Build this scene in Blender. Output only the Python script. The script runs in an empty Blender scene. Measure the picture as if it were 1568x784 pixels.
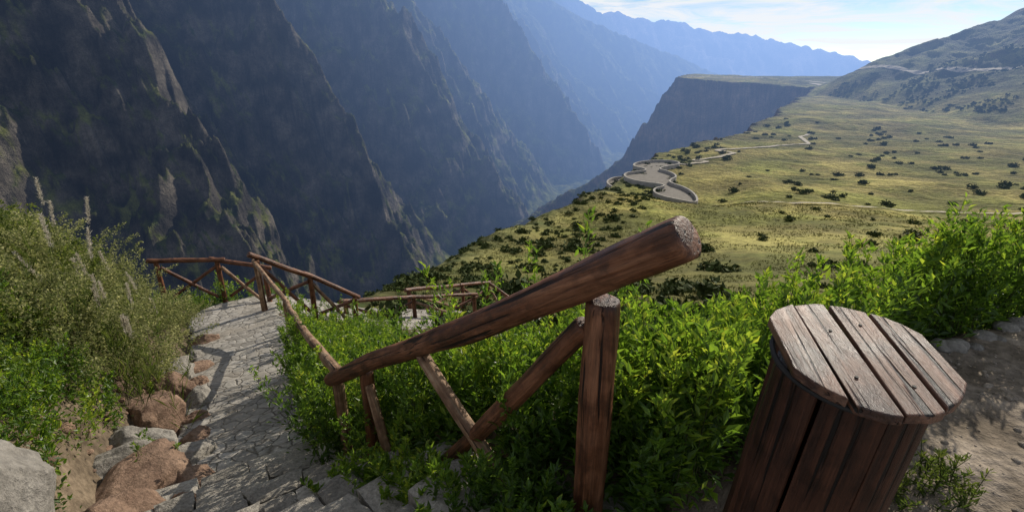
import bpy, math, numpy as np
from mathutils import Vector, Matrix
SC=bpy.context.scene
R=math.radians
SUN_EL,SUN_AZ=29.0,39.0
S=np.array([math.sin(R(SUN_AZ))*math.cos(R(SUN_EL)),math.cos(R(SUN_AZ))*math.cos(R(SUN_EL)),math.sin(R(SUN_EL))])

# ---------------------------------------------------------------- noise
_r=np.random.RandomState(7)
_perm=_r.permutation(1024); _perm=np.concatenate([_perm,_perm])
_ang=_r.rand(1024)*2*np.pi
_gx,_gy=np.cos(_ang),np.sin(_ang)
def perlin(x,y,seed=0):
    xi=np.floor(x).astype(np.int64); yi=np.floor(y).astype(np.int64)
    xf=x-xi; yf=y-yi
    u=xf*xf*xf*(xf*(xf*6-15)+10); v=yf*yf*yf*(yf*(yf*6-15)+10)
    def g(a,b,fx,fy):
        h=_perm[_perm[(a+seed*37)&1023]+(b&1023)]
        return _gx[h]*fx+_gy[h]*fy
    n00=g(xi,yi,xf,yf); n10=g(xi+1,yi,xf-1,yf); n01=g(xi,yi+1,xf,yf-1); n11=g(xi+1,yi+1,xf-1,yf-1)
    a=n00+u*(n10-n00); b=n01+u*(n11-n01)
    return (a+v*(b-a))*1.5
def fbm(x,y,o=4,seed=0,gain=.5):
    t=0;a=1.;n=0;f=1.
    for i in range(o):
        t=t+a*perlin(x*f,y*f,seed+i); n+=a; a*=gain; f*=2.03
    return t/n
def ridged(x,y,o=4,seed=0,gain=.5):
    t=0;a=1.;n=0;f=1.
    for i in range(o):
        t=t+a*(1-np.abs(perlin(x*f,y*f,seed+i))*1.6); n+=a; a*=gain; f*=2.07
    return t/n
def ss(a,b,x):
    t=np.clip((x-a)/(b-a),0,1); return t*t*(3-2*t)

# ---------------------------------------------------------------- path + terrain functions
PATH=np.array([(.6,.1,0),(-.45,1.15,-.12),(-1.3,2.0,-.75),(-2.0,3.1,-1.35),(-2.6,4.3,-1.75),(-3.2,5.4,-2.0),(-3.9,6.6,-2.3),(-4.7,7.9,-2.6),(-5.5,9.0,-2.85),(-5.0,10.0,-3.1),(-3.4,11.5,-4.2),(-.7,14.2,-5.6),(.6,17,-6.9)])
def path_info(x,y):
    best=np.full(x.shape,1e9); zz=np.zeros(x.shape); sd=np.zeros(x.shape)
    for i in range(len(PATH)-1):
        a=PATH[i];b=PATH[i+1]; dx,dy=b[0]-a[0],b[1]-a[1]; L2=dx*dx+dy*dy
        t=np.clip(((x-a[0])*dx+(y-a[1])*dy)/L2,0,1)
        px=a[0]+dx*t-x; py=a[1]+dy*t-y; d=np.hypot(px,py)
        m=d<best
        best=np.where(m,d,best); zz=np.where(m,a[2]+(b[2]-a[2])*t,zz)
        cr=dx*(y-a[1])-dy*(x-a[0]); sd=np.where(m,np.sign(cr),sd)
    return best,zz,sd
YB=[-10,1.2,2.2,3.2,5,10,20,50,75,100,135,200,350,600,850,1000,1600,2500]
ZB=[0,0,-.1,-.8,-1.9,-4.1,-8.4,-18.5,-24,-28,-32,-36,-38,-30,-10,-6,-300,-600]
RY=[-20,6.5,9,12,20,30,50,70,100,125,187,250,300,380,500,620,700,745,800,850,1000,1600]
RX=[-16,-15,-9,-8.5,-8,-8,-9,-7,3,14,42,74,112,173,255,335,385,372,292,256,330,500]
EX=[.3,.5,1.2,1.8,2.5,3.5,6,12]; EY=[1.3,1.45,1.75,2.35,2.75,3.1,3.6,4.2]
def H(x,y,full=False):
    x=np.asarray(x,float); y=np.asarray(y,float)
    r=np.hypot(x,y)
    base=np.interp(y,YB,ZB)
    e=np.interp(x,EX,EY); tw=ss(.2,.7,x)*(1-ss(0,.6,y-e))
    base=base*(1-tw)
    base=base+ss(15,80,r)*(2.2*fbm(x/45,y/45,5,3)+ .45*fbm(x/9,y/9,3,9))*(1-.3*ss(200,300,r))
    base=base+ss(3,8,r)*.15*fbm(x/1.5,y/1.5,3,5)+.03*fbm(x/.3,y/.3,3,15)
    base=base+ss(150,500,r)*8*fbm(x/140,y/140,4,21)*(1-.6*ss(600,800,y))
    hx=x-370-.02*(y-468)+30*fbm(x/160,y/160,3,33)
    hill=.38*np.maximum(0,hx)*ss(200,460,y)
    hill=hill-np.maximum(0,y-675)*.55*ss(0,60,hx)+11*(ridged(x/70,y/70,5,40)-.3)*ss(0,120,hx)
    base=base+np.maximum(hill,0-200*ss(900,1200,y))
    we=np.clip(np.hypot((x-54)/22,(y-183)/46),0,2); we=1-ss(.75,1.2,we)
    base=base*(1-we)+(-35.6)*we
    wf=ss(150,360,y)
    rim=np.interp(y,RY,RX)
    d=rim-x+wf*(22*fbm(x/90,y/90,4,50)+12*ridged(x/22,y/22,4,51)-6)+ss(20,80,r)*(1-wf)*6*fbm(x/20,y/20,4,52)*(1-we)
    dc=np.maximum(d,0)
    dropn=.85*(np.sqrt(dc*dc+4)-2)
    dm=np.minimum(dc,62)
    dropf=2.0*dm+.62*np.maximum(dc-62,0)+ wf*8*ridged(x/30,y/30,4,55)*ss(0,60,dc)
    dropf=dropf+ 3.2*np.sin(dropf/8.)*ss(0,20,dc)
    our=base-(dropn*(1-wf)+dropf*wf)
    near=(r<30)
    if near.any():
        xn,yn=x[near],y[near]; dd,zp,sd=path_info(xn,yn); b=our[near]
        fade=1-ss(6.3,8.6,yn)
        bank=zp+ (1.65*ss(.6,2.1,dd)+.5*ss(2,4.0,dd)+.12*fbm(xn/.5,yn/.5,3,60))*fade + (1-fade)*(-.35*ss(.9,3,dd)-.8*np.maximum(dd-2.2,0))
        left=(sd>0)&(yn>.3)&(yn<10.2)
        b=np.where(left,np.where(yn<9.2,bank,np.minimum(b+.6,bank)),b)
        w=1-ss(.72,1.2,dd)
        b=b*(1-w)+(zp-.06)*w
        our=our.copy(); our[near]=b
    d2=(-427+.34*y-x)*.947; s=.32*x+.947*y
    far=r>90
    Z=our.copy(); cls=np.zeros(x.shape)
    if far.any():
        X,Y,D,SS=x[far],y[far],d2[far],s[far]
        s2=SS-.3*np.maximum(D,0)+80*fbm(X/420,Y/420,3,70)+26*fbm(X/110,Y/110,3,71)
        off=np.interp(s2,[-400,-150,100,260,420,570,704,900,1110,1300,1480,1700,1938,2200,2500,2800,3200],[80,-80,100,-80,80,-120,140,-140,170,-60,40,-130,210,-100,80,-80,80])
        off=off*(.45+.55*ss(-50,350,D+off))
        dz=D+off
        zl=-350+1.08*dz+125*(ridged(s2/150,D/420,5,80,.5)-.62)*ss(-60,160,dz)+58*(ridged(s2/60,D/100,4,90,.5)-.6)*ss(-40,60,dz)
        zl=zl+15*(ridged(X/30,Y/30,3,93,.5)-.6)*ss(-20,60,dz)+5*np.sin(zl/17+3*fbm(X/80,Y/80,2,97))
        zl=np.where(zl>700,700+(zl-700)*.3,zl)
        zc=np.interp(X,[-2500,-600,147,352,600,880,1045,1229,1500,2500],[900,700,440,330,230,130,80,5,-90,-200])
        q=Y-3450+120*fbm(X/400,Y/400,3,100)
        zd=zc-.72*np.abs(q)+170*(ridged((X+.5*Y)/260,Y/700,5,110,.55)-.65)*ss(30,500,np.abs(q))+16*(ridged(X/60,Y/60,4,111)-.6)
        zf=np.interp(X,[-500,700,850,960,1050,1150,1300,1600,2100,2500,3100,3600,4100,4755,5470,6500],[800,760,830,930,870,900,760,770,670,660,500,470,370,240,120,-100])+60
        qf=np.abs(Y-8600)
        zf=zf-.5*qf+380*(ridged((X-.3*Y)/800,Y/1500,6,120,.5)-.7)*ss(0,900,qf)+90*(ridged(X/330,Y/330,5,125)-.7)
        o=our[far]
        fl=np.full(o.shape,-378.)+3*fbm(X/20,Y/20,3,4)
        st=np.stack([o,zl,zd,zf,fl])
        c=st.argmax(0); Z[far]=st.max(0); cls[far]=np.where(c==4,0.8,c)
    if full: return Z,cls,d,r
    return Z
def Hs(x,y): return float(H(np.array([x],float),np.array([y],float))[0])

# ---------------------------------------------------------------- mesh helper
def mesh_obj(name,parts,mats,smooth=False,attrs=None,parent=None):
    V=[];LV=[];LS=[];MI=[];o=0;ls=0
    for v,f,mi in parts:
        V.append(np.asarray(v,float)); f=np.asarray(f,np.int64); k=f.shape[1]
        LV.append((f+o).ravel()); LS.append(ls+np.arange(len(f))*k); ls+=len(f)*k
        MI.append(np.full(len(f),mi)); o+=len(v)
    V=np.concatenate(V);LV=np.concatenate(LV);LS=np.concatenate(LS);MI=np.concatenate(MI)
    me=bpy.data.meshes.new(name)
    me.vertices.add(len(V)); me.vertices.foreach_set('co',V.astype(np.float32).ravel())
    me.loops.add(len(LV)); me.loops.foreach_set('vertex_index',LV.astype(np.int32))
    me.polygons.add(len(LS)); me.polygons.foreach_set('loop_start',LS.astype(np.int32))
    me.polygons.foreach_set('material_index',MI.astype(np.int32))
    me.polygons.foreach_set('use_smooth',np.full(len(LS),smooth))
    me.update(calc_edges=True)
    for m in mats: me.materials.append(m)
    if attrs:
        for n,(ty,data) in attrs.items():
            a=me.attributes.new(n,ty,'POINT')
            a.data.foreach_set('color' if ty=='FLOAT_COLOR' else 'value',np.asarray(data,np.float32).ravel())
    ob=bpy.data.objects.new(name,me); SC.collection.objects.link(ob)
    if parent: ob.parent=parent
    return ob
def empty(name):
    e=bpy.data.objects.new(name,None); SC.collection.objects.link(e); return e

# ---------------------------------------------------------------- materials
def newmat(name):
    m=bpy.data.materials.new(name); m.use_nodes=True; nt=m.node_tree; nt.nodes.clear()
    return m,nt
def N(nt,t,**k):
    n=nt.nodes.new(t)
    for a,b in k.items(): setattr(n,a,b)
    return n
def ramp(nt,src,stops,interp='LINEAR'):
    r=nt.nodes.new('ShaderNodeValToRGB'); r.color_ramp.interpolation=interp
    el=r.color_ramp.elements
    while len(el)<len(stops): el.new(.5)
    for e,(p,c) in zip(el,stops):
        e.position=p; e.color=(c[0],c[1],c[2],1) if not isinstance(c,(int,float)) else (c,c,c,1)
    nt.links.new(src,r.inputs[0]); return r.outputs[0]
def mix(nt,fac,a,b,mode='MIX'):
    n=nt.nodes.new('ShaderNodeMix'); n.data_type='RGBA'; n.blend_type=mode
    for i,v in ((0,fac),(6,a),(7,b)):
        if hasattr(v,'is_linked') or hasattr(v,'links'): nt.links.new(v,n.inputs[i])
        else: n.inputs[i].default_value=v if isinstance(v,(int,float)) else (v[0],v[1],v[2],1)
    return n.outputs[2]
def noise(nt,vec,scale,detail=4,rough=.55,dist=0):
    n=N(nt,'ShaderNodeTexNoise'); n.inputs['Scale'].default_value=scale; n.inputs['Detail'].default_value=detail
    n.inputs['Roughness'].default_value=rough; n.inputs['Distortion'].default_value=dist
    if vec: nt.links.new(vec,n.inputs['Vector'])
    return n.outputs[0]
def mapping(nt,vec,scale):
    n=N(nt,'ShaderNodeMapping'); n.inputs['Scale'].default_value=scale; nt.links.new(vec,n.inputs[0]); return n.outputs[0]
def math_(nt,op,a,b=None,c=None,clamp=False):
    n=N(nt,'ShaderNodeMath',operation=op); n.use_clamp=clamp
    for i,v in enumerate((a,b,c)):
        if v is None: continue
        if isinstance(v,(int,float)): n.inputs[i].default_value=v
        else: nt.links.new(v,n.inputs[i])
    return n.outputs[0]
# aerial haze painted as blue emission into surfaces, by distance from origin, brighter sunward
HG=bpy.data.node_groups.new('painted_aerial_haze','ShaderNodeTree')
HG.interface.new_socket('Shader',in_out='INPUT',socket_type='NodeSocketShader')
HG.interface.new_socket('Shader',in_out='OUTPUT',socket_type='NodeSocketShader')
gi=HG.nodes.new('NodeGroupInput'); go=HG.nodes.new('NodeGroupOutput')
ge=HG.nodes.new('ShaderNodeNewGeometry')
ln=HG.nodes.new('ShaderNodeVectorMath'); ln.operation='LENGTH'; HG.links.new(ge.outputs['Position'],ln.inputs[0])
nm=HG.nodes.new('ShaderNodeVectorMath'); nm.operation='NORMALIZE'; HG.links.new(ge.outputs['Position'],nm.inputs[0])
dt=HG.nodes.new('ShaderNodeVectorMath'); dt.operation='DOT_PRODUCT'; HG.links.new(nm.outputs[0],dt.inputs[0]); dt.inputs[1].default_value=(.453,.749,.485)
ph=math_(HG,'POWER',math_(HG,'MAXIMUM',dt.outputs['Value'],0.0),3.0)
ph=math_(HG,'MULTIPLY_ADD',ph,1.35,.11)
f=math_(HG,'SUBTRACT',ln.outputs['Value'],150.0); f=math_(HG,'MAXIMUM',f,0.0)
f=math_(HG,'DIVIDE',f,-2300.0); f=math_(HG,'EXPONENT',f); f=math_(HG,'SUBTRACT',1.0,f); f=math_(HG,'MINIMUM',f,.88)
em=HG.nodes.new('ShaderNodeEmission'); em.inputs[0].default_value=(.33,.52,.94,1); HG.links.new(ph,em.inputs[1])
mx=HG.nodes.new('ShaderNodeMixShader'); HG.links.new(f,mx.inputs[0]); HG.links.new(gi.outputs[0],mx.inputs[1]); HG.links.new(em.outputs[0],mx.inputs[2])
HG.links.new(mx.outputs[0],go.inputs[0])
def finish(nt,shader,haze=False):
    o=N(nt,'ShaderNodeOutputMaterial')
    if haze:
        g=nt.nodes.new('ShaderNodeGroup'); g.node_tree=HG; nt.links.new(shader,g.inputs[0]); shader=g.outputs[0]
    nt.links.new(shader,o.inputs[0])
def bsdf(nt,col,rough=.8,bump=None,bstr=.5,bdist=.02,spec=.3):
    p=N(nt,'ShaderNodeBsdfPrincipled'); p.inputs['Specular IOR Level'].default_value=spec
    for k,v in (('Base Color',col),('Roughness',rough)):
        if isinstance(v,(int,float)): p.inputs[k].default_value=v
        elif isinstance(v,tuple): p.inputs[k].default_value=(*v,1)
        else: nt.links.new(v,p.inputs[k])
    if bump is not None:
        b=N(nt,'ShaderNodeBump'); b.inputs['Strength'].default_value=bstr; b.inputs['Distance'].default_value=bdist
        nt.links.new(bump,b.inputs['Height']); nt.links.new(b.outputs[0],p.inputs['Normal'])
    return p.outputs[0]
def pos(nt): return N(nt,'ShaderNodeNewGeometry').outputs['Position']
def objc(nt): return N(nt,'ShaderNodeTexCoord').outputs['Object']

M_TER,nt=newmat('terrain_rock_and_grass')
at=N(nt,'ShaderNodeAttribute',attribute_name='Col'); P=pos(nt)
far=N(nt,'ShaderNodeAttribute',attribute_name='far').outputs['Fac']
nb=noise(nt,P,.035,7,.68); nn=noise(nt,P,.9,4,.65); fine=noise(nt,P,14,4,.7)
c=mix(nt,1.0,at.outputs['Color'],ramp(nt,nb,[(.32,.4),(.5,.95),(.66,1.8)]),'MULTIPLY')
c=mix(nt,1.0,c,ramp(nt,nn,[(.3,.6),(.52,1.0),(.7,1.4)]),'MULTIPLY')
c2=mix(nt,1.0,c,ramp(nt,fine,[(.3,.5),(.5,1.0),(.7,1.5)]),'MULTIPLY')
c=mix(nt,far,c2,c)
hb=mix(nt,far,math_(nt,'MULTIPLY_ADD',fine,.03,math_(nt,'MULTIPLY',nn,.25)),math_(nt,'MULTIPLY_ADD',nb,30.0,math_(nt,'MULTIPLY',nn,1.0)))
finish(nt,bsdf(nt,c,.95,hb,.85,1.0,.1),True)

def wood_mat(name,dark,mid,light,axis=2,rough=(.35,.7),wear=.5,spec=.35):
    m,nt=newmat(name); O=objc(nt)
    sc=[26,26,26]; sc[axis]=1.6
    g=noise(nt,mapping(nt,O,tuple(sc)),1.0,8,.65,.8)
    sc2=[90,90,90]; sc2[axis]=5
    g2=noise(nt,mapping(nt,O,tuple(sc2)),1.0,5,.7)
    sc3=[50,50,50]; sc3[axis]=1.1
    cr=noise(nt,mapping(nt,O,tuple(sc3)),1.0,3,.5,.4)
    crack=ramp(nt,cr,[(.35,0.0),(.40,1.0)])
    big=noise(nt,O,6,6,.65)
    c=ramp(nt,g,[(.28,dark),(.5,mid),(.75,light)])
    c=mix(nt,math_(nt,'MULTIPLY',ramp(nt,big,[(.48,0.0),(.66,1.0)]),wear),c,light)
    c=mix(nt,math_(nt,'MULTIPLY',ramp(nt,big,[(.38,1.0),(.5,0.0)]),.75),c,dark)
    c=mix(nt,1.0,c,ramp(nt,g2,[(.3,.45),(.6,1.2)]),'MULTIPLY')
    c=mix(nt,crack,(dark[0]*.3,dark[1]*.3,dark[2]*.3),c)
    h=math_(nt,'MULTIPLY_ADD',crack,1.0,math_(nt,'MULTIPLY_ADD',g,.9,math_(nt,'MULTIPLY',g2,.6)))
    rr=ramp(nt,big,[(.3,rough[0]),(.7,rough[1])])
    finish(nt,bsdf(nt,c,rr,h,1.0,.009,spec)); return m
M_LOG=wood_mat('varnished_log_wood',(.034,.012,.006),(.125,.044,.017),(.27,.12,.06),2,(.4,.68),.45)
M_LOGP=wood_mat('weathered_log_wood',(.10,.05,.026),(.25,.14,.075),(.42,.31,.2),2,(.6,.85),.6)
M_PLANK=wood_mat('bin_lid_plank_wood',(.028,.012,.008),(.115,.05,.028),(.25,.135,.085),1,(.34,.6),.45,.4)
M_STAVE=wood_mat('bin_stave_wood',(.012,.004,.002),(.044,.015,.007),(.095,.036,.018),2,(.42,.7),.35,.25)
M_METAL,nt=newmat('dark_iron'); finish(nt,bsdf(nt,(.02,.018,.017),.7,noise(nt,objc(nt),60),.3,.003,.3))

def cobble(name,scale,cols,mort,w=.05):
    m,nt=newmat(name); P=pos(nt)
    wv=N(nt,'ShaderNodeTexNoise'); wv.inputs['Scale'].default_value=4; wv.inputs['Detail'].default_value=4; nt.links.new(P,wv.inputs[0])
    vm=N(nt,'ShaderNodeVectorMath',operation='MULTIPLY_ADD'); nt.links.new(wv.outputs['Color'],vm.inputs[0]); vm.inputs[1].default_value=(.22,.22,0); nt.links.new(P,vm.inputs[2])
    fl=N(nt,'ShaderNodeVectorMath',operation='MULTIPLY'); nt.links.new(vm.outputs[0],fl.inputs[0]); fl.inputs[1].default_value=(1,1,.0)
    e=N(nt,'ShaderNodeTexVoronoi',feature='DISTANCE_TO_EDGE'); e.inputs['Scale'].default_value=scale; nt.links.new(fl.outputs[0],e.inputs['Vector'])
    v=N(nt,'ShaderNodeTexVoronoi',feature='F1'); v.inputs['Scale'].default_value=scale; nt.links.new(fl.outputs[0],v.inputs['Vector'])
    sep=N(nt,'ShaderNodeSeparateColor'); nt.links.new(v.outputs['Color'],sep.inputs[0])
    base=ramp(nt,sep.outputs[0],[(0,cols[0]),(.5,cols[1]),(1,cols[2])])
    n1=noise(nt,P,22,7,.7); base=mix(nt,1.0,base,ramp(nt,n1,[(.3,.6),(.7,1.3)]),'MULTIPLY')
    dirt=noise(nt,P,1.6,6,.65)
    ef=ramp(nt,e.outputs[0],[(0,0.0),(w,1.0)])
    col=mix(nt,ef,mort,base); col=mix(nt,ramp(nt,dirt,[(.45,0.0),(.7,.7)]),col,(.27,.235,.19))
    dome=ramp(nt,e.outputs[0],[(0,0.0),(w*1.2,.75),(.3,1.0)])
    dome=mix(nt,ramp(nt,dirt,[(.45,0.0),(.7,.6)]),dome,(.8,.8,.8))
    h=math_(nt,'MULTIPLY_ADD',n1,.4,math_(nt,'MULTIPLY_ADD',sep.outputs[1],.5,dome))
    finish(nt,bsdf(nt,col,.88,h,.8,.022,.25)); return m
M_COB=cobble('stone_paving',6.8,[(.2,.185,.165),(.29,.27,.24),(.36,.335,.30)],(.11,.095,.075))
def stone_mat(name,a,b,sc=6,haze=False):
    m,nt=newmat(name); O=pos(nt); n=noise(nt,O,sc,9,.65,.3); n2=noise(nt,O,sc*7,6,.7)
    rn=N(nt,'ShaderNodeAttribute',attribute_name='rnd').outputs['Fac']
    c=ramp(nt,n,[(.3,a),(.7,b)]); c=mix(nt,1.0,c,ramp(nt,n2,[(.3,.6),(.7,1.35)]),'MULTIPLY')
    c=mix(nt,1.0,c,ramp(nt,rn,[(0,.75),(1,1.3)]),'MULTIPLY')
    finish(nt,bsdf(nt,c,.9,math_(nt,'MULTIPLY_ADD',n,1.5,math_(nt,'MULTIPLY',n2,.8)),.9,.03,.25),haze); return m
M_STEP=stone_mat('step_stone',(.21,.19,.165),(.37,.34,.29),7)
M_ROCK=stone_mat('reddish_rock',(.11,.065,.045),(.30,.2,.14),5)
M_GREY=stone_mat('grey_rock',(.16,.145,.125),(.31,.285,.25),4)
M_PEB=stone_mat('pebble_stone',(.2,.16,.12),(.4,.34,.28),20)
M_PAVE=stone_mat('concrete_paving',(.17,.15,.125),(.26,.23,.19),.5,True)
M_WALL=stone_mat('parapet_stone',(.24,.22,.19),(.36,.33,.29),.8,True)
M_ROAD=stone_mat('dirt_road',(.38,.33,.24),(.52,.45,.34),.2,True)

def leaf_mat(name,cols,tr,tf=.5,rough=.5,haze=False,spec=.35):
    m,nt=newmat(name); rn=N(nt,'ShaderNodeAttribute',attribute_name='rnd').outputs['Fac']
    n=len(cols)-1
    c=ramp(nt,rn,[(i/n,cc) for i,cc in enumerate(cols)])
    p=bsdf(nt,c,rough,spec=spec)
    if tf>0:
        t=N(nt,'ShaderNodeBsdfTranslucent'); tc=mix(nt,1.0,c,tr,'MULTIPLY'); nt.links.new(tc,t.inputs[0])
        mxs=N(nt,'ShaderNodeMixShader'); mxs.inputs[0].default_value=tf; nt.links.new(p,mxs.inputs[1]); nt.links.new(t.outputs[0],mxs.inputs[2]); p=mxs.outputs[0]
    finish(nt,p,haze); return m
M_LEAF=leaf_mat('bright_shrub_leaf',[(.026,.055,.01),(.055,.11,.015),(.105,.18,.022),(.2,.25,.035)],(2.9,2.6,1.5),.5,.4)
M_LEAF2=leaf_mat('olive_shrub_leaf',[(.022,.04,.01),(.05,.075,.018),(.09,.115,.028),(.15,.16,.05)],(2.4,2.3,1.5),.5,.75,False,.12)
M_LEAF3=leaf_mat('pale_flower_leaf',[(.05,.075,.02),(.12,.14,.05),(.26,.26,.12),(.48,.45,.26)],(1.8,1.8,1.4),.5,.8,False,.1)
M_PLUME=leaf_mat('dry_grass_plume',[(.35,.31,.25),(.6,.55,.45)],(1.4,1.4,1.4),.5,.8,False,.1)
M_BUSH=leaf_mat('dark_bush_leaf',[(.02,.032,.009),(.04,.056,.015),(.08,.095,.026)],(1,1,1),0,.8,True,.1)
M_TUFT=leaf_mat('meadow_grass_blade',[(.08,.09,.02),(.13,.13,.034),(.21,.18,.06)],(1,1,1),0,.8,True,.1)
M_STEM,nt=newmat('plant_stem'); finish(nt,bsdf(nt,(.06,.07,.025),.8,spec=.1))

# ---------------------------------------------------------------- terrain mesh
az=np.radians(np.linspace(-62,60,960))
rr=np.concatenate([np.geomspace(1.0,60,360,endpoint=False),np.geomspace(60,300,150,endpoint=False),np.geomspace(300,4000,640,endpoint=False),np.geomspace(4000,11500,90)])
A,RR=np.meshgrid(az,rr)
X=(np.sin(A)*RR); Y=np.cos(A)*RR-2.5
sh=X.shape
Z,cls,drim,rc=H(X.ravel(),Y.ravel(),True)
Z=Z.reshape(sh); cls=cls.reshape(sh); drim=drim.reshape(sh); rc=rc.reshape(sh)
V=np.stack([X,Y,Z],-1)
du=np.gradient(V,axis=1); dv=np.gradient(V,axis=0)
nr=np.cross(du,dv); nr/=np.linalg.norm(nr,axis=-1,keepdims=True)+1e-12
nz=np.abs(nr[...,2])
def lerp3(a,b,w): return a*(1-w[...,None])+b*w[...,None]
def C3(*c): return np.broadcast_to(np.array(c,float),sh+(3,))
n1=fbm(X/30,Y/30,4,200); n2=fbm(X/6,Y/6,3,210); n3=fbm(X/120,Y/120,3,220)
grass=lerp3(C3(.15,.15,.033),C3(.28,.235,.07),ss(-.3,.35,n1+.5*n2))
grass=lerp3(grass,C3(.085,.095,.026),ss(.08,.5,n3+.4*n2)*.6)
grass=lerp3(grass,C3(.095,.10,.032),(1-ss(70,150,rc))*.5)
hillw=ss(370,430,X+30*n3)*ss(330,450,Y)
grass=lerp3(grass,lerp3(C3(.05,.062,.02),C3(.11,.12,.035),ss(-.2,.3,n1)),hillw*.8)
scrub=lerp3(C3(.05,.06,.02),C3(.14,.135,.05),ss(-.3,.3,n2))
col=lerp3(grass,scrub,ss(-12,3,drim)*ss(8,30,rc))
rock=lerp3(C3(.055,.04,.032),C3(.17,.115,.08),ss(-.35,.4,fbm(X/12,Z/5,4,230)))
steep=1-ss(.62,.84,nz)
col=lerp3(col,rock,steep*ss(60,120,rc))
frock=lerp3(C3(.03,.028,.026),C3(.135,.117,.095),ss(-.35,.35,fbm(X/40,Z/30,4,240)))
fgreen=lerp3(C3(.03,.045,.014),C3(.13,.14,.038),ss(-.3,.3,n1))
fw=lerp3(frock,fgreen,ss(.4,.68,nz+.3*n1))
col=lerp3(col,fw,((cls>.7)).astype(float))
col=lerp3(col,lerp3(C3(.12,.10,.085),C3(.34,.28,.24),ss(-.3,.3,fbm(X/300,Y/300,4,270))),((cls>2.5)).astype(float))
snow=((cls>2.5)&(Z>820)&(fbm(X/160,Y/160,4,9)>-.15)&(X<1400)).astype(float)
col=lerp3(col,C3(.95,.95,.98),snow)
soil=lerp3(C3(.08,.06,.04),C3(.17,.13,.09),ss(-.3,.3,fbm(X/.8,Y/.8,4,250)))
col=lerp3(col,soil,1-ss(9,22,rc))
e=np.interp(X,EX,EY); gw=ss(.2,.7,X)*(1-ss(-.1,.1,Y-e))
col=lerp3(col,lerp3(C3(.17,.135,.1),C3(.28,.23,.18),ss(-.3,.3,fbm(X/.4,Y/.4,4,260))),gw)
nR,nC=sh
i=np.arange(nR*nC).reshape(sh)
F=np.stack([i[:-1,:-1],i[:-1,1:],i[1:,1:],i[1:,:-1]],-1).reshape(-1,4)[:,::-1]
colr=np.concatenate([col,np.ones(sh+(1,))],-1).reshape(-1,4)
farv=ss(60,260,rc).ravel()
ter=mesh_obj('canyon_terrain',[(V.reshape(-1,3),F,0)],[M_TER],True,{'Col':('FLOAT_COLOR',colr),'far':('FLOAT',farv)})
del A,RR,V,du,dv,nr,F

# ---------------------------------------------------------------- foliage
def foliage(name,base,h,lean,nleaf,ll,lw,mats,seed,t0=.1,spread=.08,stemr=.0035,phi=(.1,1.1),vary=.5):
    g=np.random.RandomState(seed); n=len(base); base=np.asarray(base,float); h=np.broadcast_to(h,(n,)).astype(float)
    a=g.rand(n)*2*np.pi; l=g.rand(n)*lean; dh=np.stack([np.cos(a),np.sin(a),np.zeros(n)],-1)
    up=np.array([0,0,1.])
    def at(idx,t): return base[idx]+h[idx][:,None]*(up*(t*np.cos(l[idx]*.8))[:,None]+dh[idx]*(l[idx]*t**1.5)[:,None])
    k=nleaf; idx=np.repeat(np.arange(n),k); m=len(idx)
    t=t0+(1-t0)*g.rand(m)**.75
    Pp=at(idx,t)+(g.randn(m,3)*spread*h[idx][:,None])*np.array([1,1,.5])*(1.15-t)[:,None]
    al=g.rand(m)*2*np.pi; p=phi[0]+(phi[1]-phi[0])*np.clip(g.rand(m)*.6+.5*t,0,1)
    L=np.stack([np.cos(p)*np.cos(al),np.cos(p)*np.sin(al),np.sin(p)],-1)
    sdv=np.cross(L,up+g.randn(m,3)*.35); sdv/=np.linalg.norm(sdv,axis=1,keepdims=True)+1e-9
    nn=np.cross(sdv,L)
    le=(ll*(.5+.8*g.rand(m))*(1.1-.4*t))[:,None]; w=le*lw
    v0=Pp; v1=Pp+L*le*.45+sdv*w+nn*w*.4; v2=Pp+L*le-up*le*.15*g.rand(m)[:,None]; v3=Pp+L*le*.45-sdv*w+nn*w*.4
    v=np.stack([v0,v1,v2,v3],1).reshape(-1,3); b=np.arange(m)*4
    f=np.concatenate([np.stack([b,b+1,b+2],-1),np.stack([b,b+2,b+3],-1)])
    cl=fbm(base[:,0]/.45,base[:,1]/.45,2,seed+500)
    rn=np.repeat(np.clip(g.rand(m)*.5+.45*t*g.rand(m)+(cl*vary+g.rand(n)*.15)[idx],0,1),4)
    parts=[(v,f,0)]
    K=4; ts=np.linspace(0,1,K); sv=[]
    for j,tt in enumerate(ts):
        c=at(np.arange(n),np.full(n,tt)); rr_=stemr*(1-.7*tt)
        for q in range(3):
            an=q*2.094; sv.append(c+np.array([math.cos(an)*rr_,math.sin(an)*rr_,0]))
    sv=np.stack(sv,1); sf=[]
    for j in range(K-1):
        for q in range(3):
            q2=(q+1)%3; sf.append([j*3+q,j*3+q2,(j+1)*3+q2,(j+1)*3+q])
    sf=np.array(sf)[None]+(np.arange(n)*K*3)[:,None,None]
    parts.append((sv.reshape(-1,3),sf.reshape(-1,4),1))
    rn=np.concatenate([rn,np.zeros(n*K*3)])
    return mesh_obj(name,parts,mats,False,{'rnd':('FLOAT',rn)})
def with_z(xy,dz=-.03):
    xy=np.asarray(xy,float); return np.column_stack([xy,H(xy[:,0],xy[:,1])+dz])
g=np.random.RandomState(11)
f0=np.array([.476,1.33]); f1=np.array([-1.15,2.88]); f2=np.array([-3.56,7.3]); f3=np.array([-4.7,8.9])
def strip(a,b,n,w0,w1,pw=1.):
    d=(b-a); L=np.linalg.norm(d); nrm=np.array([-d[1],d[0]])/L
    nrm=-nrm if nrm[0]<0 else nrm
    u=g.rand(n)[:,None]; o=(w0+(w1-w0)*g.rand(n)**pw)[:,None]
    return a+d*u+nrm*o
p1=strip(f0,f1,480,.06,1.3); p2=strip(f1,f2,620,-.12,1.5); p3=strip(f2,f3,90,.15,1.2)
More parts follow.
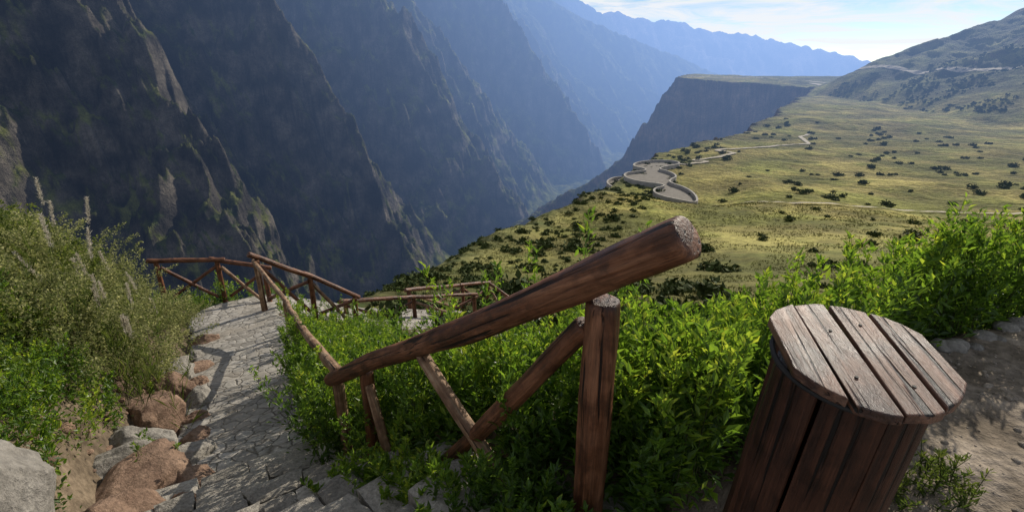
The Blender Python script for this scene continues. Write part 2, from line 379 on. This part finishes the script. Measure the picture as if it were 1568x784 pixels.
p4=strip(np.array([-1.2,2.95]),np.array([-2.75,5.8]),240,-.24,.2)
p5=strip(np.array([.35,1.42]),np.array([-.95,2.68]),150,-.26,.04)
def dens(p,sc,th,seed):
    return p[fbm(p[:,0]/sc,p[:,1]/sc,2,seed)>th]
allp=np.concatenate([p1,p2,p3]); allp=dens(allp,.5,-.2,300)
dd,_,_=path_info(allp[:,0],allp[:,1]); allp=allp[dd>.6]
dd,_,_=path_info(p4[:,0],p4[:,1]); p4=p4[dd>.48]; allp=np.concatenate([allp,p4])
hn=fbm(allp[:,0]/.5,allp[:,1]/.5,2,303)
hh=.5+.22*g.rand(len(allp))+.35*hn; hh=np.clip(hh,.3,.95)
hh[-len(p4):]=.6+.4*g.rand(len(p4))
foliage('railing_shrub',with_z(allp),hh,.4,105,.07,.17,[M_LEAF,M_STEM],1)
foliage('railing_shrub',with_z(p5,-.1),.26+.2*g.rand(len(p5)),.5,100,.06,.17,[M_LEAF,M_STEM],14)
tp=np.array([(.02,2.35),(.12,2.5),(-.06,2.3),(-.3,2.75),(.3,2.2),(-.5,2.9),(-.15,2.6),(.42,1.85),(.36,1.75),(.5,1.95),(-.8,3.3),(-1.1,3.6),(-.6,3.1),(-.35,2.35),(-.5,2.5)]); foliage('railing_shrub',with_z(tp),.9+.25*g.rand(len(tp)),.25,120,.06,.17,[M_LEAF,M_STEM],12,spread=.05)
n=1550; x=.45+g.rand(n)*6.6; y=np.interp(x,EX,EY)+.05+g.rand(n)**1.2*1.5
q=np.column_stack([x,y]); q=q[(np.hypot(x-.83,y-1.07)>.36)]
q=dens(q,.6,-.25,310)
qh=.36+.22*g.rand(len(q))+.3*fbm(q[:,0]/.6,q[:,1]/.6,2,311)+.28*ss(.8,1.6,q[:,0])
foliage('terrace_edge_shrub',with_z(q),np.clip(qh,.25,1.),.45,105,.075,.17,[M_LEAF,M_STEM],2)
def bankpts(n,x0,x1,y0,y1,dmin,dmax=9):
    p=np.column_stack([x0+g.rand(n)*(x1-x0),y0+g.rand(n)*(y1-y0)]); d,_,s_=path_info(p[:,0],p[:,1])
    return p[(d>dmin)&(d<dmax)&(s_>0)]
b1=dens(bankpts(1600,-7.0,-1.8,2.4,8.4,1.45),.7,-.3,320)
foliage('bank_shrub',with_z(b1),np.clip(.42+.3*g.rand(len(b1))+.6*fbm(b1[:,0]/.8,b1[:,1]/.8,2,321),.2,1.15),.5,115,.06,.26,[M_LEAF2,M_STEM],3,spread=.24,stemr=.0012,t0=0.)
b2=bankpts(620,-4.3,-1.9,1.6,4.1,1.05)
foliage('bank_green_shrub',with_z(b2),.35+.3*g.rand(len(b2)),.5,110,.05,.22,[M_LEAF,M_STEM],4,spread=.12,stemr=.0015)
# rounded flowering bushes: stems radiate from a few root points
cen=np.array([(-4.3,5.0),(-4.8,5.8),(-4.3,4.4),(-5.3,6.5),(-5.5,5.5),(-5.9,6.9),(-4.9,4.8),(-5.7,7.6),(-4.0,3.9)])
b3=np.concatenate([c_+g.randn(42,2)*.17 for c_ in cen])
foliage('bank_flowering_shrub',with_z(b3),.62+.25*g.rand(len(b3)),.95,210,.028,.5,[M_LEAF3,M_STEM],5,t0=.35,spread=.14,stemr=.0015,phi=(-.5,1.2),vary=.3)
b4=np.concatenate([bankpts(380,-5,-2.6,4.6,7.2,.9,1.5),strip(np.array([-2.75,3.2]),np.array([-3.05,3.9]),100,-.15,.15)])
b4=dens(b4,.5,-.12,340)
foliage('path_edge_shrub',with_z(b4),.28+.2*g.rand(len(b4)),.4,90,.05,.2,[M_LEAF,M_STEM],6)
b5=np.column_stack([-7.5+g.rand(500)*4.8,9.5+g.rand(500)*1.4]); d5,_,_=path_info(b5[:,0],b5[:,1]); b5=b5[d5>.75]
foliage('landing_shrub',with_z(b5),.45+.35*g.rand(len(b5)),.5,80,.06,.22,[M_LEAF,M_STEM],7)
b6=np.concatenate([np.array([-4.05,4.5])+g.randn(12,2)*np.array([.25,.2]),np.array([-4.5,5.9])+g.randn(4,2)*.2,np.array([-4.9,5.2])+g.randn(3,2)*.2])
foliage('feather_grass',with_z(b6),1.2+.5*g.rand(len(b6)),.4,260,.045,.08,[M_PLUME,M_STEM],8,t0=.8,spread=.016,stemr=.004,vary=.2)
b7=np.array([-4.05,4.5])+g.randn(50,2)*np.array([.25,.2])
foliage('feather_grass',with_z(b7),.7+.3*g.rand(50),.8,26,.25,.02,[M_LEAF2,M_STEM],9,t0=0.,spread=.05,stemr=.002,phi=(.6,1.4))

def bushes(name,xy,rad,nf,fs,mat,seed,flat=.75):
    g=np.random.RandomState(seed); n=len(xy); b=with_z(xy,0.); 
    idx=np.repeat(np.arange(n),nf); m=len(idx); rd=rad[idx]
    lob=g.randn(n,5,3); lob/=np.linalg.norm(lob,axis=-1,keepdims=True); lob[...,2]=np.abs(lob[...,2])*.7
    lc=lob[idx,g.randint(0,5,m)]*.5
    u=g.randn(m,3); u/=np.linalg.norm(u,axis=1,keepdims=True)
    p=lc+u*(.55*g.rand(m)**.4)[:,None]; p[:,2]=np.abs(p[:,2])*flat+.05
    c=b[idx]+p*rd[:,None]
    t1=g.randn(m,3); t1/=np.linalg.norm(t1,axis=1,keepdims=True); t2=np.cross(t1,u+.4*g.randn(m,3)); t2/=np.linalg.norm(t2,axis=1,keepdims=True)+1e-9
    s_=(fs*rd*(.5+g.rand(m)))[:,None]
    v=np.stack([c-t1*s_,c+t2*s_*.6,c+t1*s_,c-t2*s_*.6],1).reshape(-1,3)
    f=np.arange(m*4).reshape(-1,4)
    rn=np.repeat(np.clip(.25+.5*g.rand(m)+.3*(g.rand(n)[idx]-.3),0,1),4)
    return mesh_obj(name,[(v,f,0)],[mat],False,{'rnd':('FLOAT',rn)})
def region(n,r0,r1,a0,a1,pw=1.):
    a=np.radians(a0+(a1-a0)*g.rand(n)); r_=r0+(r1-r0)*g.rand(n)**pw
    return np.column_stack([np.sin(a)*r_,np.cos(a)*r_])
def rimd(p): return p[:,0]-np.interp(p[:,1],RY,RX)
m1=region(2600,28,470,-10,52,.9); m1=m1[rimd(m1)>3]; nb_=fbm(m1[:,0]/38,m1[:,1]/30,3,400)
m1=m1[(nb_>.28)|(g.rand(len(m1))<.11)]
bushes('meadow_bush',m1,np.clip(.45+1.5*g.rand(len(m1))**2+.0028*np.hypot(m1[:,0],m1[:,1]),.5,3.0),140,.16,M_BUSH,20)
m2=region(1900,9,260,-25,26,.9); rd=rimd(m2); m2=m2[(rd<20)&(rd>-14)]
bushes('rim_scrub',m2,.25+.8*g.rand(len(m2))**2+.004*np.hypot(m2[:,0],m2[:,1]),110,.17,M_BUSH,21)
m3=region(4200,420,760,28,50); m3=m3[(rimd(m3)>15)&(m3[:,0]>375)]; m3=m3[fbm(m3[:,0]/50,m3[:,1]/50,3,410)>.02]
bushes('hillside_scrub',m3,1.0+2.0*g.rand(len(m3))**2,36,.3,M_BUSH,22)
m4=region(42000,8,150,-14,52,1.1); m4=m4[rimd(m4)>-3]; m4=m4[fbm(m4[:,0]/8,m4[:,1]/8,3,420)>-.1]
def tufts(name,xy,mat,seed):
    g=np.random.RandomState(seed); n=len(xy); b=with_z(xy,-.02); r_=np.hypot(xy[:,0],xy[:,1]); k=4
    idx=np.repeat(np.arange(n),k); m=len(idx); s_=(.09+.0012*r_)[idx]*(.6+.8*g.rand(m))
    a=g.rand(m)*6.283; o=g.randn(m,3)*s_[:,None]*.35; o[:,2]=0
    c=b[idx]+o; w=np.stack([np.cos(a),np.sin(a),np.zeros(m)],-1)*(s_*.2)[:,None]
    tip=c+np.stack([g.randn(m)*.45*s_,g.randn(m)*.45*s_,s_*1.0],-1)
    v=np.stack([c-w,c+w,tip],1).reshape(-1,3)
    rn=np.repeat(np.clip(g.rand(m)*.5+g.rand(n)[idx]*.5,0,1),3)
    return mesh_obj(name,[(v,np.arange(m*3).reshape(-1,3),0)],[mat],False,{'rnd':('FLOAT',rn)})
tufts('meadow_grass',m4,M_TUFT,23)

# ---------------------------------------------------------------- logs, railings
def make_log(name,p0,p1,r0,r1,mat,parent,seed=0,seg=22,rings=26):
    p0=Vector(p0);p1=Vector(p1); d=p1-p0; L=d.length
    zs=np.concatenate([[0,.0,.006,.018],np.linspace(.04,L-.04,rings),[L-.018,L-.006,L,L]])
    sc=np.concatenate([[.0,.8,.93,.985],np.ones(rings),[.985,.93,.8,.0]])
    th=np.linspace(0,2*np.pi,seg,endpoint=False)
    T,Zz=np.meshgrid(th,zs); Sc=np.repeat(sc[:,None],seg,1)
    base=r0+(r1-r0)*Zz/L
    nz_=fbm(np.cos(T)*.9+seed*3.1,np.sin(T)*.9+Zz*2.2,3,seed+5)*.17+ fbm(np.cos(T)*3+seed,np.sin(T)*3+Zz*1.,3,seed+8)*.09
    rad=base*Sc*(1+nz_)
    bx=fbm(Zz*.9+seed*1.7,Zz*0+.5,2,seed)*.5*r0; by=fbm(Zz*.9+seed*2.7,Zz*0+7.5,2,seed+1)*.5*r0
    v=np.stack([np.cos(T)*rad+bx,np.sin(T)*rad+by,Zz],-1)
    ii=np.arange(T.size).reshape(T.shape); j=np.roll(ii,-1,1)
    f=np.stack([ii[:-1],j[:-1],j[1:],ii[1:]],-1).reshape(-1,4)
    ob=mesh_obj(name,[(v.reshape(-1,3),f,0)],[mat],True)
    ob.location=p0; ob.rotation_mode='QUATERNION'; ob.rotation_quaternion=d.to_track_quat('Z','Y'); ob.parent=parent
    return ob
rail=empty('wooden_railing')
make_log('handrail',(.49,1.317,1.165),(-1.2,2.93,-.33),.068,.048,M_LOG,rail,3,32,70)
make_log('post_near',(.30,1.57,-.2),(.29,1.545,.885),.062,.058,M_LOG,rail,5,28,40)
make_log('post_far',(-.93,2.76,-1.4),(-.9,2.74,-.15),.045,.043,M_LOG,rail,6)
make_log('brace_a',(.25,1.57,.78),(-.42,2.19,-.45),.042,.04,M_LOG,rail,7)
make_log('brace_b',(-.45,2.22,.28),(.06,1.73,-.25),.034,.036,M_LOGP,rail,8)
make_log('brace_c',(-.88,2.68,-.22),(-.72,2.5,-.75),.03,.03,M_LOGP,rail,9)
def fence(pts,hr,name='wooden_railing',r=.05,mat=M_LOG,seed=0,brace=True,ext=.15,pr=None):
    e=empty(name); k=0
    tops=[]
    for (x,y,zt) in pts:
        z=Hs(x,y); make_log('post',(x,y,min(z,zt-.6)-.1),(x,y,zt+.03),r,r*.95,mat,e,seed+k,14,12); k+=1; tops.append(Vector((x,y,zt)))
    for a,b in zip(tops[:-1],tops[1:]):
        d=(b-a).normalized()
        make_log('rail',a-d*ext+Vector((0,0,r+.02)),b+d*ext+Vector((0,0,r+.02)),r*.95,r*.9,mat,e,seed+k,14,16); k+=1
        if brace:
            make_log('brace',a+Vector((0,0,-.08))+d*.05,b+Vector((0,0,-.75))-d*.1,r*.7,r*.65,M_LOGP if k%2 else mat,e,seed+k,12,10); k+=1
            make_log('brace',a+Vector((0,.04,-.75))+d*.1,b+Vector((0,.04,-.08))-d*.05,r*.7,r*.65,mat,e,seed+k,12,10); k+=1
    return e
fence([(-1.2,3.0,-.36),(-2.4,5.15,-1.15),(-3.56,7.3,-1.85),(-4.75,8.85,-1.82)],.9,mat=M_LOGP,r=.04,seed=40,brace=False)
fence([(-6.95,9.35,-1.97),(-6.0,9.75,-2.1),(-5.2,10.0,-2.35)],.9,seed=60,r=.05)
fence([(-4.75,8.9,-1.75),(-4.1,9.6,-2.4),(-3.45,10.2,-3.1)],.9,seed=80,r=.055)
fence([(-3.9,10.9,-3.55),(-2.6,12.3,-4.1),(-1.1,13.6,-4.62)],.9,seed=100,r=.055)
fence([(-2.9,13.2,-4.3),(-1.6,15.2,-5.0),(-.85,16.6,-5.5),(-.1,16.2,-5.9)],.9,seed=120,r=.06)

# ---------------------------------------------------------------- stone path, steps, rocks
def ribbon(name,pts,width,mat,n=200,m=24,lift=.0,jit=.05,useH=False,seed=0,thick=True):
    pts=np.array(pts,float)
    seg=np.hypot(*np.diff(pts[:,:2],axis=0).T); cs=np.concatenate([[0],np.cumsum(seg)])
    t=np.linspace(0,cs[-1],n); c=np.stack([np.interp(t,cs,pts[:,k]) for k in range(pts.shape[1])],-1)
    ker=np.ones(7)/7
    for k in range(c.shape[1]):
        c[:,k]=np.convolve(np.pad(c[:,k],3,'edge'),ker,'valid')
    tg=np.gradient(c[:,:2],axis=0); tg/=np.linalg.norm(tg,axis=1,keepdims=True); nr_=np.stack([tg[:,1],-tg[:,0]],-1)
    u=np.linspace(-1,1,m); 
    wl=width/2*(1+jit*4*fbm(t/.6,t*0+3.3,3,seed)); wr=width/2*(1+jit*4*fbm(t/.6,t*0+9.3,3,seed+1))
    W=np.where(u[None]<0,wl[:,None],wr[:,None])*u[None]
    x=c[:,0:1]+nr_[:,0:1]*W; y=c[:,1:2]+nr_[:,1:2]*W
    if useH: z=H(x.ravel(),y.ravel()).reshape(x.shape)+lift
    else: z=np.repeat(c[:,2:3],m,1)+lift+.02*fbm(x/.25,y/.25,3,seed+3)
    if thick: z[:,0]-=.12; z[:,-1]-=.12
    v=np.stack([x,y,z],-1).reshape(-1,3); ii=np.arange(n*m).reshape(n,m)
    f=np.stack([ii[:-1,:-1],ii[1:,:-1],ii[1:,1:],ii[:-1,1:]],-1).reshape(-1,4)[:,::-1]
    return mesh_obj(name,[(v,f,0)],[mat],True)
ribbon('stone_path',PATH[3:],1.52,M_COB,420,30,.0)
def stone_block(c,ax,ay,sx,sy,sz,gg):
    nx=9; ny=8
    u,v=np.meshgrid(np.linspace(-1,1,nx),np.linspace(-1,1,ny))
    sk=gg.randn()*.12; tp_=1+gg.randn()*.1
    px=u*sx/2*(1-.03*v*v)*(1+(tp_-1)*v)+v*sk*.05; py=v*sy/2*(1-.03*u*u)+u*gg.randn()*.012
    px=px+gg.randn(ny,nx)*.003; py=py+gg.randn(ny,nx)*.003
    ed=np.maximum(np.abs(u),np.abs(v))>.99
    top=np.where(ed,-.012,0.)+gg.randn(ny,nx)*.0025+u*gg.randn()*.006+v*gg.randn()*.005
    P0=c+ax*px[...,None]+ay*py[...,None]+np.array([0,0,1.])*top[...,None]
    vs=P0.reshape(-1,3); ii=np.arange(nx*ny).reshape(ny,nx)
    fs=[ [ii[a,b],ii[a,b+1],ii[a+1,b+1],ii[a+1,b]] for a in range(ny-1) for b in range(nx-1)]
    bd=list(ii[0,:])+list(ii[1:,-1])+list(ii[-1,-2::-1])+list(ii[-2:0:-1,0])
    low=vs[bd]-np.array([0,0,sz]); o=len(vs); nb=len(bd)
    for k in range(nb): fs.append([bd[k],o+k,o+(k+1)%nb,bd[(k+1)%nb]])
    return np.concatenate([vs,low]),np.array(fs)
gg=np.random.RandomState(5); vs=[];fs=[];rn=[];o=0
cum=np.concatenate([[0],np.cumsum(np.hypot(*np.diff(PATH[:5,:2],axis=0).T))])
T0,T1=.9,cum[3]+.1; ns=9
for k in range(ns):
    t=T0+(T1-T0)*(k+.5)/ns; c=np.array([np.interp(t,cum,PATH[:5,j]) for j in range(3)])
    c2=np.array([np.interp(t+.1,cum,PATH[:5,j]) for j in range(3)]); ay=c2-c; ay[2]=0; ay/=np.linalg.norm(ay); ax=np.array([ay[1],-ay[0],0])
    zt=np.interp(T0+(T1-T0)*(k)/ns,cum,PATH[:5,2])
    run=(T1-T0)/ns
    w=-.8
    while w<.74:
        sw=.2+.3*gg.rand()
        rows=[(0,run*1.02)] if gg.rand()<.5 else [(-run*.26,run*.5),(run*.25,run*.52)]
        for off,dep in rows:
            cc=c+ax*(w+sw/2)+ay*(off+gg.randn()*.012); cc[2]=zt+gg.randn()*.008
            v,f_=stone_block(cc,ax,ay,sw-.012,dep-.01,.24,gg); vs.append(v); fs.append(f_+o); o+=len(v); rn.append(np.full(len(v),gg.rand()))
        w+=sw
mesh_obj('stone_steps',[(np.concatenate(vs),np.concatenate(fs),0)],[M_STEP],False,{'rnd':('FLOAT',np.concatenate(rn))})
import bmesh
bm=bmesh.new(); bmesh.ops.create_icosphere(bm,subdivisions=5,radius=1); ICO=np.array([v.co[:] for v in bm.verts]); ICOF=np.array([[v.index for v in f.verts] for f in bm.faces]); bm.free()
bm=bmesh.new(); bmesh.ops.create_icosphere(bm,subdivisions=2,radius=1); ICO2=np.array([v.co[:] for v in bm.verts]); ICOF2=np.array([[v.index for v in f.verts] for f in bm.faces]); bm.free()
def rockv(seed,lo=False):
    v=(ICO2 if lo else ICO).copy(); g_=np.random.RandomState(seed)
    for _ in range(14 if not lo else 7):
        n_=g_.randn(3); n_/=np.linalg.norm(n_); dd_=.62+.3*g_.rand(); pr=v@n_; ex=np.maximum(pr-dd_,0); v-=n_*ex[:,None]*.9
    if not lo:
        d_=fbm(v[:,0]*1.6+seed,v[:,1]*1.6+v[:,2]*1.3,5,seed)*.2+fbm(v[:,2]*5+seed,v[:,1]*5+v[:,0]*3,4,seed+4)*.07
        v=v*(1+d_)[:,None]
    return v
def rock(name,loc,scale,rotz,seed,mat):
    v=rockv(seed)*np.array(scale); c,s_=math.cos(rotz),math.sin(rotz); v=v@np.array([[c,s_,0],[-s_,c,0],[0,0,1]])+np.array(loc)
    return mesh_obj(name,[(v,ICOF,0)],[mat],True,{'rnd':('FLOAT',np.full(len(v),.5))})
rock('grey_boulder',(-2.3,1.5,-.3),(.42,.55,.8),.4,31,M_GREY)
gk=np.random.RandomState(77)
ry=[(-1.95,2.35,.14),(-2.2,2.75,.2),(-2.5,3.15,.24),(-2.75,3.6,.2),(-3.0,4.05,.16),(-3.3,4.5,.15),(-3.5,4.95,.24),(-3.85,5.5,.17),(-4.2,6.0,.22),(-4.6,6.6,.17),(-4.9,7.3,.22),(-2.75,2.95,.42),(-3.2,3.6,.4),(-2.45,2.45,.32),(-2.2,2.0,.24),(-3.1,3.25,.3),(-3.6,4.3,.38),(-3.95,5.0,.32),(-4.3,5.6,.3)]
for k,(x,y,s_) in enumerate(ry):
    x-=.06; rock('brown_rock',(x,y,Hs(x,y)+s_*.14),(s_*(.9+.5*gk.rand()),s_*(.7+.3*gk.rand()),s_*(.6+.35*gk.rand())),k*1.3,60+k,M_ROCK if k%3 else M_GREY)
def scatter(name,xy,size,mat,seed):
    g_=np.random.RandomState(seed); vs=[];fs=[];rn=[];o=0; b=with_z(xy,0); prot=[rockv(900+k,True) for k in range(8)]
    for k in range(len(xy)):
        v=prot[k%8]*size[k]*np.array([1,.75+.3*g_.rand(),.55]); a=g_.rand()*6.28; c,s_=math.cos(a),math.sin(a)
        v=v@np.array([[c,s_,0],[-s_,c,0],[0,0,1]])+b[k]; vs.append(v); fs.append(ICOF2+o); o+=len(v); rn.append(np.full(len(v),g_.rand()))
    return mesh_obj(name,[(np.concatenate(vs),np.concatenate(fs),0)],[mat],True,{'rnd':('FLOAT',np.concatenate(rn))})
x=.7+g.rand(3200)*5; y=.3+g.rand(3200)*3.4; k_=y<np.interp(x,EX,EY)
scatter('gravel',np.column_stack([x,y])[k_],.005+.022*g.rand(k_.sum())**4,M_PEB,1)
x=np.linspace(1.5,7,48)+g.randn(48)*.05
scatter('kerb_stones',np.column_stack([x,np.interp(x,EX,EY)-.02+g.randn(48)*.05]),.03+.06*g.rand(48),M_GREY,2)
pp=bankpts(600,-5,-1.4,1.2,8,.7,1.45); scatter('path_edge_stones',pp,.02+.09*g.rand(len(pp))**3,M_ROCK,3)
wd=np.column_stack([1.25+g.rand(60)*.6,1.5+g.rand(60)*.35]); foliage('gravel_weed',with_z(wd),.08+.14*g.rand(60),.6,36,.04,.12,[M_LEAF2,M_STEM],31)

# ---------------------------------------------------------------- litter bin
bin_=empty('wooden_litter_bin'); BC=Vector((.84,1.085,0))
def box_poly(name,poly,z0,z1,mat,parent,bev=.006):
    bm=bmesh.new(); vv=[bm.verts.new((p[0],p[1],z1)) for p in poly]; f_=bm.faces.new(vv)
    r_=bmesh.ops.extrude_face_region(bm,geom=[f_]); 
    for e_ in r_['geom']:
        if isinstance(e_,bmesh.types.BMVert): e_.co.z=z0
    bmesh.ops.recalc_face_normals(bm,faces=bm.faces)
    bmesh.ops.bevel(bm,geom=list(bm.edges),offset=bev,segments=3,affect='EDGES',profile=.6)
    me=bpy.data.meshes.new(name); bm.to_mesh(me); bm.free(); me.materials.append(mat)
    for p_ in me.polygons: p_.use_smooth=False
    ob=bpy.data.objects.new(name,me); SC.collection.objects.link(ob); ob.parent=parent; return ob
gb=np.random.RandomState(4)
body=empty('body'); body.parent=bin_; body.location=BC+Vector((-.095,.02,0)); body.rotation_euler=(R(1),R(6),0)
ns=8
for k in range(ns):
    a=2*math.pi*(k+.35)/ns; rad=.158; w=2*rad*math.sin(math.pi/ns)*.53
    hh_=.885+gb.randn()*.01
    ob=box_poly('stave_%d'%k,[(-w+.005,-.012),(w-.005,-.012),(w+.0,.004),(w*.5,.013),(0,.016),(-w*.5,.013),(-w-.0,.004)],-.05,hh_,M_STAVE,body,.003)
    ob.location=Vector((math.cos(a)*rad,math.sin(a)*rad,.01)); ob.rotation_euler=(R(gb.randn()*.8),0,a-math.pi/2)
lid=empty('lid'); lid.parent=bin_; lid.location=BC+Vector((.0,.0,.935)); lid.rotation_euler=(R(7),R(1),R(-9))
xs=[-.185,-.093,0.,.094,.187]; RX_,RY_=.205,.215
for k in range(4):
    x0,x1=xs[k]+.0045,xs[k+1]-.0045
    f_=lambda x:RY_*math.sqrt(max(0,1-(x/RX_)**2))*.98+.0
    pts=[]; m_=3
    dy0,dy1=gb.randn()*.006,gb.randn()*.006
    for j in range(m_+1):
        x=x0+(x1-x0)*j/m_; pts.append((x,-f_(x)+dy0+gb.randn()*.0015))
    for j in range(m_,-1,-1):
        x=x0+(x1-x0)*j/m_; pts.append((x,f_(x)+dy1+gb.randn()*.0015))
    zz=gb.randn()*.002
    ob=box_poly('lid_plank_%d'%k,pts,zz,.026+zz,M_PLANK,lid,.0045)
    ob.rotation_euler=(R(gb.randn()*.3),R(gb.randn()*.9),R(gb.randn()*.6))
    xm=(x0+x1)/2
    for yy in (-.11,.10):
        bpy.ops.mesh.primitive_cylinder_add(vertices=12,radius=.004,depth=.004,location=(0,0,0)); nl=bpy.context.object; nl.name='nail'; nl.parent=lid; nl.location=(xm+gb.randn()*.012,yy*(1 if k in(1,2) else .75)+gb.randn()*.01,.0265+zz); nl.data.materials.append(M_METAL)
bpy.ops.mesh.primitive_torus_add(major_radius=.185,minor_radius=.007,major_segments=64,minor_segments=8); t_=bpy.context.object; t_.name='lid_hoop'; t_.parent=lid; t_.location=(0,0,-.012); t_.data.materials.append(M_METAL)
ob=box_poly('lid_batten',[(-.15,-.03),(.15,-.03),(.15,.03),(-.15,.03)],-.022,-.003,M_STAVE,lid,.003)

# ---------------------------------------------------------------- distant viewing terrace and roads
vt=empty('viewing_terrace')
def smooth_poly(p,it=2):
    p=np.array(p,float)
    for _ in range(it):
        q=np.roll(p,-1,0); p=np.stack([.75*p+.25*q,.25*p+.75*q],1).reshape(-1,2)
    return p
def terrace(out,z,name=''):
    p=smooth_poly(out); n_=len(p)
    bm=bmesh.new(); f_=bm.faces.new([bm.verts.new((a,b,z)) for a,b in p]); bmesh.ops.triangulate(bm,faces=[f_])
    me=bpy.data.meshes.new('paving'); bm.to_mesh(me); bm.free(); me.materials.append(M_PAVE); ob=bpy.data.objects.new('paving',me); SC.collection.objects.link(ob); ob.parent=vt
    t=np.roll(p,-1,0)-np.roll(p,1,0); t/=np.linalg.norm(t,axis=1,keepdims=True); nn=np.stack([t[:,1],-t[:,0]],-1)
    area=np.sum(p[:,0]*np.roll(p[:,1],-1)-np.roll(p[:,0],-1)*p[:,1]); nn=nn if area>0 else -nn
    pi=p-nn*.28; po=p+nn*.28; v=[]
    for arr,zz in ((po,z-6),(po,z+1.0),(pi,z+1.0),(pi,z-.2)): v+= [(a,b,zz) for a,b in arr]
    f4=np.array([[k*n_+i_,k*n_+(i_+1)%n_,(k+1)*n_+(i_+1)%n_,(k+1)*n_+i_] for k in range(3) for i_ in range(n_)])
    mesh_obj('parapet',[(np.array(v),f4,0)],[M_WALL],False,{'rnd':('FLOAT',np.full(len(v),.5))},vt)
terrace([(53,142),(49,146),(45,151),(44,157),(46,162),(50,165),(50,168),(45,171),(41,176),(40,182),(42,188),(47,191),(51,193),(51,197),(48,201),(49,207),(54,213),(61,216),(67,215),(69,210),(66,205),(60,201),(56,196),(59,190),(59,181),(55,176),(53,171),(56,163),(56,153)],-35.0)
terrace([(40,170),(35,175),(34,184),(38,192),(43,194),(41.5,190),(38,184),(40.5,177),(43.5,173)],-37.6)
def road(pts,w,n=160): 
    return ribbon('dirt_road',[(a,b,0) for a,b in pts],w,M_ROAD,n,6,.4,.03,True,thick=False)
road([(66,213),(76,217),(86,224),(80,229),(92,234),(106,244),(98,250),(118,262),(140,276),(150,285),(172,300),(182,330),(200,352)],2.4,260)
road([(420,760),(418,720),(424,690),(436,650),(446,600),(455,560),(470,520),(490,490),(530,470)],7,300)
road([(53,142),(60,134),(72,130),(90,126),(118,118),(150,118)],1.2)
road([(262,868),(300,862),(360,850),(420,800),(440,755)],5)

# ---------------------------------------------------------------- world, sun, camera
w=bpy.data.worlds.new('World'); SC.world=w; w.use_nodes=True; nt=w.node_tree; nt.nodes.clear()
sky=N(nt,'ShaderNodeTexSky',sky_type='NISHITA',sun_disc=False,sun_elevation=R(SUN_EL),sun_rotation=R(SUN_AZ),altitude=3300,air_density=1.0,dust_density=.8,ozone_density=1.5)
tc=N(nt,'ShaderNodeTexCoord'); mp=N(nt,'ShaderNodeMapping'); mp.inputs['Scale'].default_value=(3,3,24); mp.inputs['Rotation'].default_value=(0,R(9),R(20)); nt.links.new(tc.outputs['Generated'],mp.inputs[0])
cn=noise(nt,mp.outputs[0],1.5,10,.65,1.0)
cf=ramp(nt,cn,[(.42,0.0),(.6,.9)])
sm=mix(nt,cf,sky.outputs[0],(9.,9.2,9.6))
bg=N(nt,'ShaderNodeBackground'); bg.inputs[1].default_value=.1; nt.links.new(sm,bg.inputs[0])
wo=N(nt,'ShaderNodeOutputWorld'); nt.links.new(bg.outputs[0],wo.inputs[0])
l=bpy.data.lights.new('sun','SUN'); l.energy=5.0; l.angle=R(.5); l.color=(1,.92,.78)
lo=bpy.data.objects.new('sun',l); SC.collection.objects.link(lo); lo.rotation_mode='QUATERNION'; lo.rotation_quaternion=Vector(S).to_track_quat('Z','Y')
cam=bpy.data.cameras.new('camera'); cam.sensor_width=36; cam.lens=18; cam.clip_start=.05; cam.clip_end=40000
co=bpy.data.objects.new('camera',cam); SC.collection.objects.link(co); co.location=(0,0,1.6); co.rotation_euler=(R(70),0,0); SC.camera=co
SC.view_settings.view_transform='Standard'; SC.view_settings.look='None'; SC.view_settings.exposure=0
print('faces',sum(len(o.data.polygons) for o in SC.objects if o.type=='MESH'))
